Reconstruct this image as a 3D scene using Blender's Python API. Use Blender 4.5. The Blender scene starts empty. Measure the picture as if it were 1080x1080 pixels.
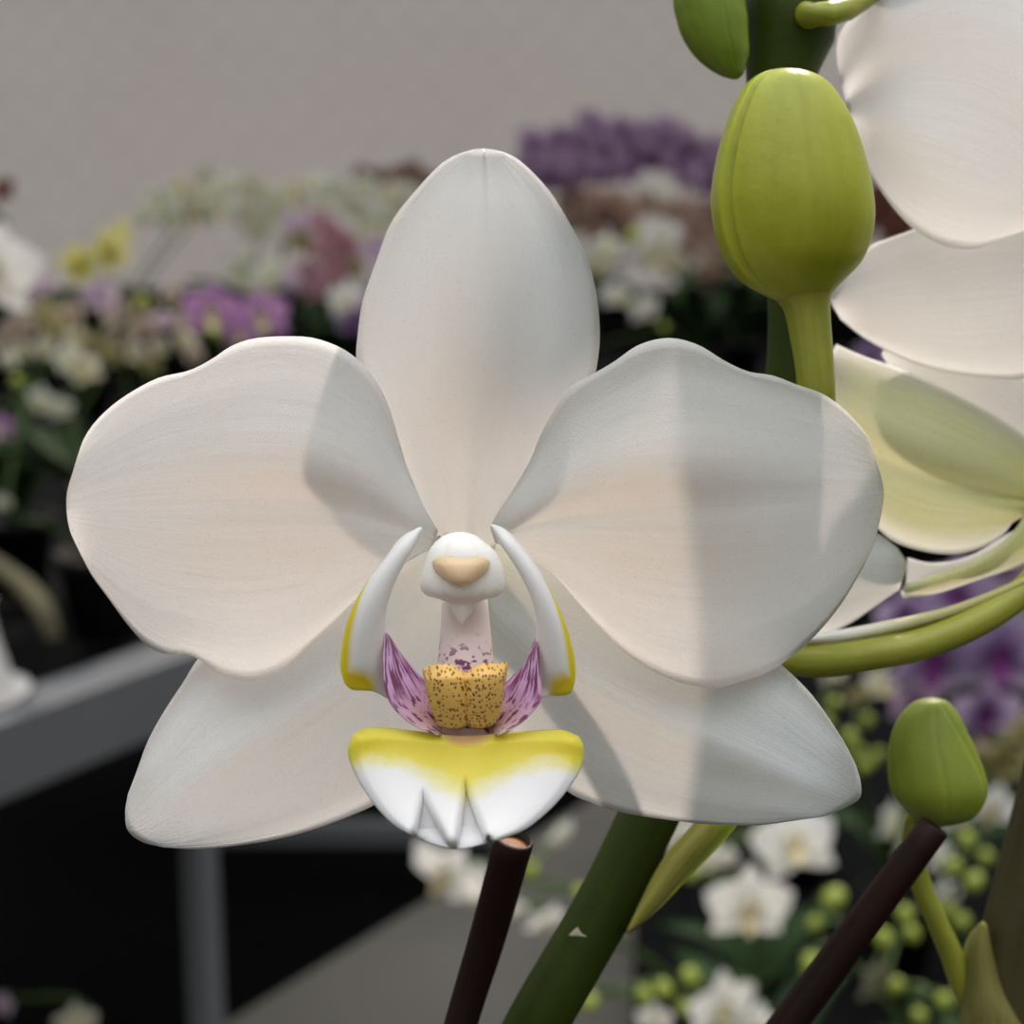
import bpy, math, random
import numpy as np
from mathutils import Vector, Matrix, Euler
SC = bpy.context.scene
COL = SC.collection
R_ = random.Random(7)
# ------------------------------------------------------------------ camera frame
F = 1700.0
PITCH = math.radians(12)
CAM = Vector((0, 0, 1.25))
FW = Vector((0, math.cos(PITCH), -math.sin(PITCH)))
UP = Vector((0, math.sin(PITCH), math.cos(PITCH)))
RT = Vector((1, 0, 0))
def at(px, py, d):
    return CAM + FW*d + RT*((px-540)/F*d) + UP*((540-py)/F*d)
# ------------------------------------------------------------------ helpers
WL = {}
def s2l(c):
    c = c/255.0
    return c/12.92 if c <= .04045 else ((c+.055)/1.055)**2.4
def rgb(r, g, b): return (s2l(r), s2l(g), s2l(b), 1)
def empty(name, loc, parent=None):
    o = bpy.data.objects.new(name, None); COL.objects.link(o)
    o.empty_display_size = .01
    WL[o.name] = Vector(loc)
    if parent:
        o.parent = parent; o.location = Vector(loc)-WL[parent.name]
    else: o.location = loc
    return o
def tag(o, label=None, cat=None, group=None, kind=None):
    if label: o['label'] = label
    if cat: o['category'] = cat
    if group: o['group'] = group
    if kind: o['kind'] = kind
    return o
def link_mesh(name, verts, faces, mats, parent=None, smooth=True, uvs=None, midx=None, origin=None):
    vs = [Vector(v) for v in verts]
    if origin is None:
        origin = Vector((0, 0, 0))
        for v in vs: origin += v
        origin /= max(1, len(vs))
    me = bpy.data.meshes.new(name)
    me.from_pydata([tuple(v-origin) for v in vs], [], faces)
    for m in (mats if isinstance(mats, (list, tuple)) else [mats]): me.materials.append(m)
    if smooth: me.polygons.foreach_set('use_smooth', [True]*len(me.polygons))
    if midx: me.polygons.foreach_set('material_index', midx)
    if uvs:
        ul = me.uv_layers.new(name='UVMap')
        for lp in me.loops: ul.data[lp.index].uv = uvs[lp.vertex_index]
    me.validate(); me.update()
    o = bpy.data.objects.new(name, me); COL.objects.link(o)
    WL[o.name] = origin
    if parent:
        o.parent = parent; o.location = origin-WL[parent.name]
    else: o.location = origin
    return o
def catmull(pts, n):
    """n points at equal arc length along a Catmull-Rom through pts."""
    P = [np.array(p, float) for p in pts]
    if len(P) == 2:
        return [P[0]+(P[1]-P[0])*i/(n-1) for i in range(n)]
    Q = [2*P[0]-P[1]]+P+[2*P[-1]-P[-2]]
    out = []
    for i in range(1, len(Q)-2):
        a, b, c, d = Q[i-1:i+3]
        for k in range(12):
            t = k/12.0
            out.append(.5*((2*b)+(c-a)*t+(2*a-5*b+4*c-d)*t*t+(3*b-a-3*c+d)*t**3))
    out.append(P[-1])
    out = np.array(out)
    s = np.concatenate([[0], np.cumsum(np.linalg.norm(np.diff(out, axis=0), axis=1))])
    tt = np.linspace(0, s[-1], n)
    return [np.array([np.interp(t, s, out[:, k]) for k in range(out.shape[1])]) for t in tt]
def sheet(name, L, Rr, dep, mat, parent, nu=44, nv=36, th=.0004, base=None, tip=None, offset=0, extra=None):
    """A curved sheet with thickness between two edge curves (traced in the flower's plane); dep(u,v) is its depth."""
    A = catmull(L, nu); B = catmull(Rr, nu)
    G = np.zeros((nu, nv, 2))
    T0 = catmull([L[0]]+(base or [])+[Rr[0]], nv)
    T1 = catmull([L[-1]]+(tip or [])+[Rr[-1]], nv)
    for i in range(nu):
        u = i/(nu-1)
        for j in range(nv):
            v = j/(nv-1)
            G[i, j] = (1-v)*A[i]+v*B[i]+(1-u)*T0[j]+u*T1[j]-((1-u)*((1-v)*A[0]+v*B[0])+u*((1-v)*A[-1]+v*B[-1]))
    for _ in range(150):
        G[1:-1, 1:-1] = .25*(G[:-2, 1:-1]+G[2:, 1:-1]+G[1:-1, :-2]+G[1:-1, 2:])
    vs, uv, fs = [], [], []
    for i in range(nu):
        for j in range(nv):
            u, v = i/(nu-1), 2*j/(nv-1)-1
            vs.append(at(G[i, j, 0], G[i, j, 1], dep(u, v)+(extra(G[i, j, 0], G[i, j, 1]) if extra else 0))); uv.append((u, j/(nv-1)))
    for i in range(nu-1):
        for j in range(nv-1):
            a = i*nv+j
            fs.append((a, a+1, a+nv+1, a+nv))
    o = link_mesh(name, vs, fs, mat, parent, uvs=uv)
    if th:
        m = o.modifiers.new('thickness', 'SOLIDIFY'); m.thickness = th; m.offset = offset
        vg = o.vertex_groups.new(name='flesh')
        for i in range(nu):
            for j in range(nv):
                e = min(i, nu-1-i, j, nv-1-j)
                vg.add([i*nv+j], min(1.0, .12+e*.15), 'REPLACE')
        m.vertex_group = 'flesh'; m.thickness_vertex_group = 0.0
    return o
def tube_geo(path, nseg=12, cap=True):
    """path: (Vector, radius)"""
    vs, fs, uv = [], [], []
    n = len(path)
    prev = None
    for i, (p, r) in enumerate(path):
        a = path[max(0, i-1)][0]; b = path[min(n-1, i+1)][0]
        t = (b-a).normalized()
        if prev is None:
            x = t.orthogonal().normalized()
        else:
            x = (prev-t*prev.dot(t)).normalized()
        prev = x; y = t.cross(x)
        for k in range(nseg):
            an = 2*math.pi*k/nseg
            vs.append(p+x*(math.cos(an)*r)+y*(math.sin(an)*r)); uv.append((i/(n-1), k/nseg))
    for i in range(n-1):
        for k in range(nseg):
            a = i*nseg+k; b = i*nseg+(k+1) % nseg
            fs.append((a, b, b+nseg, a+nseg))
    if cap:
        fs.append(tuple(range(nseg-1, -1, -1))); fs.append(tuple((n-1)*nseg+k for k in range(nseg)))
    return vs, fs, uv
def merge(geos):
    V, Fc, U = [], [], []
    for v, f, u in geos:
        o = len(V); V += v; U += u; Fc += [tuple(i+o for i in q) for q in f]
    return V, Fc, U
def tube_px(pts, n=30):
    """pts (px,py,depth,width_px)"""
    c = catmull(pts, n)
    return [(at(p[0], p[1], p[2]), p[3]*.5*p[2]/F) for p in c]
def blob(name, st, d, ratio, mat, parent, grooves=(), n=60, ns=160, tilt=None):
    """Body of revolution-like stations (py, centre px, width px) with seam grooves at angles."""
    c = catmull(st, n)
    vs, fs, uv = [], [], []
    for i, (py, cx, w) in enumerate(c):
        t = i/(n-1)
        dd = d+(tilt(t) if tilt else 0)
        for k in range(ns):
            an = 2*math.pi*k/ns
            g = 1.0
            for (ga, gd, gw) in grooves:
                ga_ = ga(t) if callable(ga) else ga
                da = math.atan2(math.sin(an-ga_), math.cos(an-ga_))
                g -= gd*math.exp(-(da/gw)**2)*min(1, 6*t)*min(1, 6*(1-t))
                if da > 0: g += gd*.5*math.exp(-(da/(gw*4))**2)*min(1, 6*t)*min(1, 6*(1-t))
            r = w*.5*g*dd/F
            p = at(cx, py, dd)+RT*(math.cos(an)*r)-FW*(math.sin(an)*r*ratio)
            vs.append(p); uv.append((t, k/ns))
    for i in range(n-1):
        for k in range(ns):
            a = i*ns+k; b = i*ns+(k+1) % ns
            fs.append((a, a+ns, b+ns, b))
    fs.append(tuple(range(ns))); fs.append(tuple((n-1)*ns+k for k in range(ns-1, -1, -1)))
    return link_mesh(name, vs, fs, mat, parent, uvs=uv)
def boxes(name, bx, mat, parent=None):
    """bx: list of (center, (hx,hy,hz), rotz) -> one mesh with bevel"""
    vs, fs = [], []
    for c, h, rz in bx:
        o = len(vs); M = Matrix.Rotation(rz, 3, 'Z')
        for sx in (-1, 1):
            for sy in (-1, 1):
                for sz in (-1, 1):
                    vs.append(Vector(c)+M @ Vector((sx*h[0], sy*h[1], sz*h[2])))
        for f in ((0, 1, 3, 2), (4, 6, 7, 5), (0, 4, 5, 1), (2, 3, 7, 6), (0, 2, 6, 4), (1, 5, 7, 3)):
            fs.append(tuple(i+o for i in f))
    o = link_mesh(name, vs, fs, mat, parent, smooth=False)
    m = o.modifiers.new('edge', 'BEVEL'); m.width = .003; m.segments = 2
    return o
# ------------------------------------------------------------------ materials
class NT:
    def __init__(s, name):
        s.m = bpy.data.materials.new(name); s.m.use_nodes = True
        s.t = s.m.node_tree; s.n = s.t.nodes; s.l = s.t.links
        s.n.clear()
        s.out = s.n.new('ShaderNodeOutputMaterial')
    def add(s, typ, **kw):
        nd = s.n.new(typ)
        for k, v in kw.items():
            if k.startswith('_'): setattr(nd, k[1:], v)
            else:
                key = int(k[1:]) if (k[0] == 'i' and k[1:].isdigit()) else k.replace('__', ' ')
                if isinstance(v, bpy.types.NodeSocket): s.l.new(v, nd.inputs[key])
                else: nd.inputs[key].default_value = v
        return nd
    def math(s, op, a, b=0.0, clamp=False):
        nd = s.add('ShaderNodeMath', _operation=op, _use_clamp=clamp, i0=a, i1=b); return nd.outputs[0]
    def ramp(s, fac, stops, interp='LINEAR'):
        nd = s.n.new('ShaderNodeValToRGB'); s.l.new(fac, nd.inputs[0]); cr = nd.color_ramp
        cr.interpolation = interp
        while len(cr.elements) < len(stops): cr.elements.new(.5)
        for e, (p, c) in zip(cr.elements, stops):
            e.position = p; e.color = c if isinstance(c, (tuple, list)) else (c, c, c, 1)
        return nd.outputs[0]
    def mix(s, fac, a, b):
        nd = s.n.new('ShaderNodeMix'); nd.data_type = 'RGBA'
        for k, v in ((0, fac), (6, a), (7, b)):
            if isinstance(v, bpy.types.NodeSocket): s.l.new(v, nd.inputs[k])
            else: nd.inputs[k].default_value = v
        return nd.outputs[2]
    def uv(s):
        t = s.n.new('ShaderNodeTexCoord'); x = s.add('ShaderNodeSeparateXYZ', i0=t.outputs['UV'])
        return t, x.outputs[0], x.outputs[1]
    def noise(s, vec, scale, detail=3, rough=.5):
        nd = s.n.new('ShaderNodeTexNoise'); s.l.new(vec, nd.inputs['Vector'])
        nd.inputs['Scale'].default_value = scale; nd.inputs['Detail'].default_value = detail; nd.inputs['Roughness'].default_value = rough
        return nd.outputs['Fac']
    def scaled(s, vec, sc):
        return s.add('ShaderNodeVectorMath', _operation='MULTIPLY', i0=vec, i1=sc).outputs[0]
    def bump(s, h, strength, dist):
        return s.add('ShaderNodeBump', Strength=strength, Distance=dist, Height=h).outputs[0]
    def done(s, sh):
        s.l.new(sh, s.out.inputs['Surface']); return s.m
def principled(nt, color, rough=.5, spec=.4, normal=None, sss=0, radius=(1, 1, 1), scale=.001, coat=0):
    p = nt.n.new('ShaderNodeBsdfPrincipled')
    def put(k, v):
        if isinstance(v, bpy.types.NodeSocket): nt.l.new(v, p.inputs[k])
        else: p.inputs[k].default_value = v
    put('Base Color', color); put('Roughness', rough); put('Specular IOR Level', spec)
    if normal is not None: put('Normal', normal)
    if sss:
        put('Subsurface Weight', sss); put('Subsurface Radius', radius); put('Subsurface Scale', scale)
    if coat: put('Coat Weight', coat)
    return p.outputs[0]
def simple(name, c, rough=.6, spec=.3, var=.12, nscale=20, bumpd=0.0):
    nt = NT(name); tc = nt.n.new('ShaderNodeTexCoord')
    f = nt.noise(tc.outputs['Object'], nscale, 4)
    hi = tuple(min(1, x*(1+var)) for x in c[:3])+(1,); lo = tuple(x*(1-var) for x in c[:3])+(1,)
    nm = nt.bump(f, .5, bumpd) if bumpd else None
    return nt.done(principled(nt, nt.mix(f, lo, hi), rough, spec, nm))
SSR = (1.0, .86, .80)
def petal_mat(name, base, mid=None, basecol=None, sss=1.0, scale=.004, rough=.42, spec=.55, veins=.22, grain=1.0, light_tint=None):
    """velvety white tepal: fine crystalline grain, faint lengthwise veins, scattering flesh"""
    nt = NT(name); tc, u, v = nt.uv()
    ob = tc.outputs['Object']
    col = nt.mix(nt.ramp(nt.noise(ob, 60, 2), [(.35, 0), (.7, 1)]), base, mid or base)
    if basecol: col = nt.mix(nt.ramp(u, [(0, 1), (.34, 0)]), col, basecol)
    if light_tint:  # middle tinted as light through the tepal; light put into the colour
        av = nt.math('ABSOLUTE', nt.math('SUBTRACT', v, .5))
        e = nt.math('MULTIPLY', nt.ramp(av, [(.18, 1), (.46, 0)]), nt.ramp(u, [(.0, .5), (.35, 1), (.6, .9), (.92, 0)]))
        col = nt.mix(nt.math('MULTIPLY', e, nt.ramp(nt.noise(ob, 45, 3), [(.25, .55), (.75, 1)])), col, light_tint)
    vv = nt.scaled(tc.outputs['UV'], (2.0, 22.0, 1.0))
    ve = nt.noise(vv, 1.0, 3, .6)
    gr = nt.noise(ob, 5200, 2, .6)
    vor = nt.n.new('ShaderNodeTexVoronoi'); nt.l.new(ob, vor.inputs['Vector']); vor.inputs['Scale'].default_value = 5600
    h = nt.math('ADD', nt.math('MULTIPLY', gr, .6), nt.math('MULTIPLY', vor.outputs['Distance'], .6))
    n1 = nt.bump(h, .6*grain, .00007)
    b2 = nt.add('ShaderNodeBump', Strength=veins, Distance=.0004, Height=ve, Normal=n1)
    spk = nt.ramp(nt.noise(ob, 2600, 1), [(.62, rough), (.70, .24)])
    return nt.done(principled(nt, col, spk, spec, b2.outputs[0], sss, SSR, scale))
M = {}
M['white'] = petal_mat('white_petal', rgb(243, 239, 237), rgb(242, 233, 229), rgb(247, 247, 240), light_tint=rgb(230, 206, 192))
M['sepal'] = petal_mat('white_sepal_green_base', rgb(250, 247, 242), rgb(250, 243, 238), rgb(200, 210, 168), light_tint=rgb(234, 230, 218))
M['white_far'] = petal_mat('sunny_white_petal', rgb(254, 253, 252), rgb(253, 250, 248), rgb(246, 245, 222))  # whiter copy of the petal white, with sunlight put into its colour
M['greenish'] = petal_mat('yellow_green_petal', rgb(226, 224, 150), rgb(214, 213, 128), rgb(220, 214, 110), grain=.4)
M['palegreen'] = petal_mat('pale_green_petal', rgb(243, 246, 234), rgb(236, 240, 222), rgb(226, 226, 170), grain=.4)
# narrow sepal: white at its tip, olive towards the base
def sepal_two():
    nt = NT('white_tipped_olive_sepal'); tc, u, v = nt.uv()
    col = nt.ramp(u, [(.0, rgb(176, 172, 92)), (.55, rgb(196, 194, 150)), (.85, rgb(248, 248, 244))])
    return nt.done(principled(nt, col, .45, .4, None, .8, SSR, .0012))
M['two'] = sepal_two()
def lip_front():
    nt = NT('yellow_edged_white_lip'); tc, u, v = nt.uv()
    vc = nt.math('SUBTRACT', v, .5)
    q = nt.math('MULTIPLY', nt.math('MULTIPLY', vc, vc), -22.0)
    th = nt.math('ADD', .27, nt.math('MULTIPLY', nt.math('EXPONENT', q), .32))
    ed = nt.math('MULTIPLY', nt.math('MULTIPLY', vc, vc), .35)
    nz = nt.math('MULTIPLY', nt.math('SUBTRACT', nt.noise(tc.outputs['UV'], 9, 4), .5), .16)
    f = nt.math('ADD', nt.math('DIVIDE', nt.math('SUBTRACT', u, nz), nt.math('ADD', th, ed)), 0)
    col = nt.ramp(f, [(.0, rgb(230, 210, 56)), (.5, rgb(238, 222, 84)), (.95, rgb(250, 250, 250))])
    # pinkish stain where the lip is attached
    r2 = nt.math('ADD', nt.math('MULTIPLY', nt.math('MULTIPLY', vc, vc), 60.0), nt.math('MULTIPLY', nt.math('MULTIPLY', u, u), 90.0))
    col = nt.mix(nt.ramp(r2, [(.2, .8), (.9, 0)]), col, rgb(196, 140, 110))
    gr = nt.noise(tc.outputs['Object'], 3000, 2)
    return nt.done(principled(nt, col, .4, .4, nt.bump(gr, .3, .00005), .9, (1, .95, .8), .0012))
M['lipfront'] = lip_front()
def lobe_mat(flip):
    nt = NT('yellow_margined_white_lobe'); tc, u, v = nt.uv()
    if flip: v = nt.math('SUBTRACT', 1.0, v)      # v = 0 is the outer edge
    w = nt.ramp(u, [(.36, 0), (.62, .2), (.9, .26), (1, .30)])
    m = nt.math('SUBTRACT', 1.0, nt.math('DIVIDE', v, nt.math('ADD', w, .001)), True)
    m2 = nt.ramp(u, [(.86, 0), (.97, 1)])
    m = nt.math('MULTIPLY', nt.math('MAXIMUM', m, nt.math('MULTIPLY', m2, nt.ramp(v, [(.45, 1), (.8, 0)]))), 1.6, True)
    col = nt.mix(m, rgb(249, 247, 246), rgb(228, 206, 40))
    pk = nt.math('MULTIPLY', nt.ramp(v, [(.62, 0), (1, 1)]), nt.ramp(u, [(.6, 0), (.85, 1)]))
    col = nt.mix(nt.math('MULTIPLY', pk, .5), col, rgb(214, 170, 200))
    return nt.done(principled(nt, col, .4, .4, nt.bump(nt.noise(tc.outputs['Object'], 2600, 2), .3, .00005), .9, (1, .95, .85), .001))
M['lobeL'] = lobe_mat(False); M['lobeR'] = lobe_mat(True)
def throat():
    nt = NT('purple_striped_throat'); tc, u, v = nt.uv()
    st = nt.noise(nt.scaled(tc.outputs['UV'], (3.2, 13.0, 1)), 1.0, 2, .5)
    st = nt.ramp(st, [(.46, 0), (.52, 1)])
    sp = nt.noise(nt.scaled(tc.outputs['UV'], (9, 13.0, 1)), 1.0, 1, .5)
    sp = nt.ramp(sp, [(.56, 0), (.61, 1)])
    s = nt.mix(nt.ramp(u, [(.45, 0), (.65, 1)]), st, sp)
    bg = nt.ramp(u, [(0, rgb(214, 184, 220)), (.5, rgb(196, 152, 194)), (.8, rgb(198, 160, 168)), (1, rgb(222, 200, 194))])
    edge = nt.ramp(v, [(.02, 0), (.2, 1)])
    col = nt.mix(nt.math('MULTIPLY', s, .95), bg, rgb(108, 24, 84))
    return nt.done(principled(nt, col, .45, .4, None, .35, (1, .7, .8), .0005))
M['throat'] = throat()
def callus():
    nt = NT('speckled_golden_callus'); tc, u, v = nt.uv()
    ob = tc.outputs['Object']
    vo = nt.n.new('ShaderNodeTexVoronoi'); nt.l.new(nt.scaled(ob, (1, .35, .8)), vo.inputs['Vector']); vo.inputs['Scale'].default_value = 3600
    vo.inputs['Randomness'].default_value = .8
    sp = nt.ramp(vo.outputs['Distance'], [(.27, 1), (.37, 0)])
    vc = nt.math('SUBTRACT', v, .5)
    r = nt.math('ADD', nt.math('MULTIPLY', nt.math('MULTIPLY', vc, vc), 45.0), nt.math('MULTIPLY', nt.math('SUBTRACT', 1.0, u), 1.0))
    bg = nt.mix(nt.ramp(r, [(.25, .9), (1.2, 0)]), rgb(240, 194, 106), rgb(176, 84, 44))
    bg = nt.mix(nt.ramp(nt.noise(ob, 500, 2), [(.3, 0), (.7, .6)]), bg, rgb(240, 196, 110))
    col = nt.mix(sp, bg, rgb(70, 24, 18))
    return nt.done(principled(nt, col, .45, .45, nt.bump(nt.noise(ob, 2600, 2), .5, .0001), .3, (1, .6, .3), .0005))
M['callus'] = callus()
def spotted():
    nt = NT('purple_spotted_claw'); tc, u, v = nt.uv()
    n = nt.noise(nt.scaled(tc.outputs['Object'], (1, 1, 1.6)), 900, 2)
    s = nt.math('MULTIPLY', nt.ramp(n, [(.54, 0), (.59, 1)]), nt.ramp(u, [(.25, 0), (.5, 1)]))
    col = nt.mix(s, nt.ramp(u, [(0, rgb(240, 232, 226)), (.6, rgb(226, 202, 206)), (1, rgb(214, 184, 180))]), rgb(112, 30, 80))
    return nt.done(principled(nt, col, .45, .4, None, .5, SSR, .0008))
M['claw'] = spotted()
M['column'] = petal_mat('waxy_white_column', rgb(252, 250, 244), rgb(252, 248, 238), scale=.0012, rough=.35, veins=.05, grain=.3)
M['anther'] = petal_mat('peach_anther_cap', rgb(238, 198, 158), rgb(244, 218, 188), scale=.0008, rough=.35, veins=.05, grain=.3)
def green(name, a, b, rough=.4, sss=.35, scale=.002, along=8.0, spec=.45, seam=None):
    nt = NT(name); tc, u, v = nt.uv()
    f = nt.noise(nt.scaled(tc.outputs['UV'], (1.5, along, 1)), 1.0, 4, .6)
    f2 = nt.noise(tc.outputs['Object'], 150, 3)
    col = nt.mix(nt.ramp(nt.math('ADD', nt.math('MULTIPLY', f, .7), nt.math('MULTIPLY', f2, .3)), [(.35, 0), (.65, 1)]), a, b)
    nb = nt.bump(nt.noise(tc.outputs['Object'], 900, 3), .35, .0002)
    return nt.done(principled(nt, col, rough, spec, nb, sss, (.7, 1, .25), scale))
M['bud'] = green('lime_green_bud', rgb(158, 166, 34), rgb(182, 188, 58), .34, .75, .003)
M['bud2'] = green('olive_green_bud', rgb(132, 148, 46), rgb(150, 164, 62), .45, .6, .003)
M['budL'] = green('leaf_green_bud', rgb(112, 136, 34), rgb(136, 156, 52), .4, .5, .002)
M['spike'] = green('deep_green_spike', rgb(42, 56, 10), rgb(60, 76, 16), .5, .1, .001, 5, .22)
M['spikedark'] = green('dark_olive_spike', rgb(58, 54, 28), rgb(76, 70, 36), .5, .1, .001, 5)
M['pedicel'] = green('yellow_green_pedicel', rgb(140, 148, 44), rgb(170, 172, 72), .36, .5, .002, 7)
M['bract'] = green('dry_olive_bract', rgb(110, 106, 54), rgb(134, 128, 70), .5, .5, .002, 9)
M['bractyel'] = green('yellow_olive_bract', rgb(150, 148, 62), rgb(176, 170, 92), .4, .6, .002, 9)
M['root'] = simple('pale_aerial_root', rgb(112, 108, 84), .7)
M['scar'] = simple('pale_scar', rgb(226, 222, 196), .7)
def stick():
    nt = NT('dark_brown_stalk'); tc, u, v = nt.uv()
    f = nt.noise(nt.scaled(tc.outputs['UV'], (2, 9, 1)), 1.0, 4)
    col = nt.mix(f, rgb(28, 15, 14), rgb(44, 24, 21))
    return nt.done(principled(nt, col, .45, .2, nt.bump(f, .3, .0003), .02, (1, .4, .2), .001))
M['stick'] = stick()
M['cut'] = simple('amber_cut_end', rgb(160, 98, 40), .5, .4, .4, 900, .0003)
M['cutdark'] = simple('brown_cut_end', rgb(112, 74, 48), .6, .3, .4, 900, .0003)
# background flowers: thin tepals that let light through
def flower_mat(name, outer, inner, trans=.4, spots=None):
    nt = NT(name); tc = nt.n.new('ShaderNodeTexCoord')
    r = nt.add('ShaderNodeVectorMath', _operation='LENGTH', i0=tc.outputs['Object']).outputs['Value']
    col = nt.ramp(r, [(.05, inner), (.42, outer)])
    n = nt.noise(tc.outputs['Object'], 7, 3)
    dk = tuple(x*.8 for x in outer[:3])+(1,)
    col = nt.mix(nt.ramp(n, [(.4, 0), (.7, .6)]), col, dk)
    if spots:
        s = nt.ramp(nt.noise(tc.outputs['Object'], 16, 2), [(.54, 0), (.6, 1)])
        col = nt.mix(s, col, spots)
    p = principled(nt, col, .5, .3)
    t = nt.add('ShaderNodeBsdfTranslucent', Color=col).outputs[0]
    return nt.done(nt.add('ShaderNodeMixShader', i0=trans, i1=p, i2=t).outputs[0])
FM = {
 'white': flower_mat('bench_white_petal', rgb(252, 252, 250), rgb(246, 246, 236), .5),
 'cream': flower_mat('cream_petal', rgb(224, 220, 206), rgb(204, 202, 160)),
 'palegreen': flower_mat('pale_green_white_petal', rgb(236, 238, 230), rgb(208, 214, 176)),
 'olive': flower_mat('olive_cream_petal', rgb(186, 180, 136), rgb(160, 156, 80), spots=rgb(146, 128, 108)),
 'beige': flower_mat('beige_petal', rgb(206, 194, 182), rgb(184, 160, 138), spots=rgb(170, 144, 134)),
 'yellow': flower_mat('yellow_petal', rgb(228, 224, 150), rgb(218, 210, 112)),
 'lilac': flower_mat('lilac_white_petal', rgb(226, 210, 228), rgb(220, 190, 214)),
 'lavender': flower_mat('lavender_petal', rgb(188, 172, 206), rgb(110, 56, 130)),
 'purple': flower_mat('purple_petal', rgb(182, 136, 192), rgb(206, 166, 204)),
 'dusk': flower_mat('dusky_purple_petal', rgb(182, 158, 188), rgb(150, 120, 154)),
 'pink': flower_mat('rose_pink_petal', rgb(222, 184, 200), rgb(190, 130, 142)),
 'rose': flower_mat('brick_rose_petal', rgb(200, 142, 154), rgb(216, 176, 176)),
 'maroon': flower_mat('maroon_petal', rgb(98, 56, 54), rgb(160, 120, 110)),
 'tan': flower_mat('tan_petal', rgb(196, 172, 156), rgb(166, 132, 118), spots=rgb(164, 128, 112)),
 'rust': flower_mat('rust_petal', rgb(120, 74, 62), rgb(100, 60, 50)),
 'dusty': flower_mat('dusty_green_petal', rgb(128, 132, 112), rgb(120, 120, 70)),
 'brown': flower_mat('russet_petal', rgb(150, 122, 108), rgb(130, 100, 88)),
}
M['lipgold'] = simple('golden_lip', rgb(216, 200, 156), .5, .3, .25, 30)
M['lipwhite'] = simple('pale_lip', rgb(232, 222, 170), .5, .3, .2, 30)
M['lippurple'] = simple('purple_lip', rgb(110, 34, 112), .5, .3, .2, 30)
M['stem'] = simple('bench_plant_stem', rgb(70, 92, 44), .5, .3, .2, 40)
M['leaf'] = simple('dark_strap_leaf', rgb(40, 60, 32), .6, .12, .3, 25)
M['lime'] = simple('small_lime_bud', rgb(156, 170, 70), .4, .4, .15, 60)
M['pot'] = simple('black_nursery_pot', rgb(18, 19, 20), .6, .2, .2, 20)
M['bark'] = simple('bark_mix', rgb(58, 42, 32), .9, .1, .6, 120, .004)
M['whitepot'] = simple('white_pot', rgb(226, 224, 222), .5, .4, .05, 12)
M['rail'] = simple('grey_metal_rail', rgb(112, 115, 119), .5, .4, .06, 12)
M['deck'] = simple('black_bench_deck', rgb(11, 12, 13), .9, .08, .4, 60, .003)
M['mat'] = simple('black_ground_cover', rgb(9, 9, 10), .95, .05, .3, 30, .002)  # ground cover; its near-black also stands for the shade under the bench
M['path'] = simple('grey_concrete', rgb(122, 119, 112), .85, .2, .12, 6, .002)
def wall_mat():
    nt = NT('quilted_grey_sheeting'); tc = nt.n.new('ShaderNodeTexCoord')
    ob = tc.outputs['Object']
    r = nt.add('ShaderNodeMapping', Vector=ob); r.inputs['Rotation'].default_value = (0, math.radians(45), 0)
    vo = nt.n.new('ShaderNodeTexVoronoi'); nt.l.new(r.outputs[0], vo.inputs['Vector']); vo.inputs['Scale'].default_value = 11; vo.inputs['Randomness'].default_value = .25
    f = nt.math('ADD', nt.math('MULTIPLY', vo.outputs['Distance'], .5), nt.math('MULTIPLY', nt.noise(ob, 2.2, 4), .6))
    col = nt.mix(nt.ramp(f, [(.3, 0), (.8, 1)]), rgb(206, 204, 200), rgb(196, 193, 190))
    col = nt.mix(nt.ramp(nt.noise(ob, .55, 2), [(.4, 0), (.62, .5)]), col, rgb(206, 197, 197))
    tr = nt.add('ShaderNodeBsdfTranslucent', Color=col).outputs[0]
    return nt.done(nt.add('ShaderNodeMixShader', i0=.30, i1=principled(nt, col, .7, .3, nt.bump(vo.outputs['Distance'], .25, .01)), i2=tr).outputs[0])
M['wall'] = wall_mat()
# ------------------------------------------------------------------ the setting
def plane(name, pts, mat, th=.02):
    n = len(pts); vs = [Vector(p) for p in pts]+[Vector(p)-Vector((0, 0, th)) for p in pts]
    fs = [tuple(range(n)), tuple(range(2*n-1, n-1, -1))]+[(i, i+n, (i+1) % n+n, (i+1) % n) for i in range(n)]
    return link_mesh(name, vs, fs, mat, smooth=False)
tag(plane('floor', [(-5, -1.5, 0), (5, -1.5, 0), (5, 5.6, 0), (-5, 5.6, 0)], M['mat'], .05), kind='structure')
wl = link_mesh('wall_back', [(-5, 5.2, 0), (5, 5.2, 0), (5, 5.2, 3.4), (-5, 5.2, 3.4)], [(0, 1, 2, 3)], M['wall'], smooth=False)
tag(wl, kind='structure')
bb = link_mesh('dark_band_back', [(x, y, z) for x in (-5, 5) for y in (5.12, 5.17) for z in (0, .88)], [(0, 1, 3, 2), (4, 6, 7, 5), (0, 4, 5, 1), (2, 3, 7, 6), (0, 2, 6, 4), (1, 5, 7, 3)], M['mat'], smooth=False)  # black strip added as darkness over the low wall behind the plants
tag(bb, kind='structure')
ax = Vector((.557, .83, 0)); nx = Vector((.83, -.557, 0))
p0 = Vector((-.411, 2.198, .012))
a0, a1 = p0-ax*2.2, p0+ax*3.3
tag(plane('path', [a0, a0+nx*1.0, a1+nx*1.0, a1], M['path'], .011), kind='structure')
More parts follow.
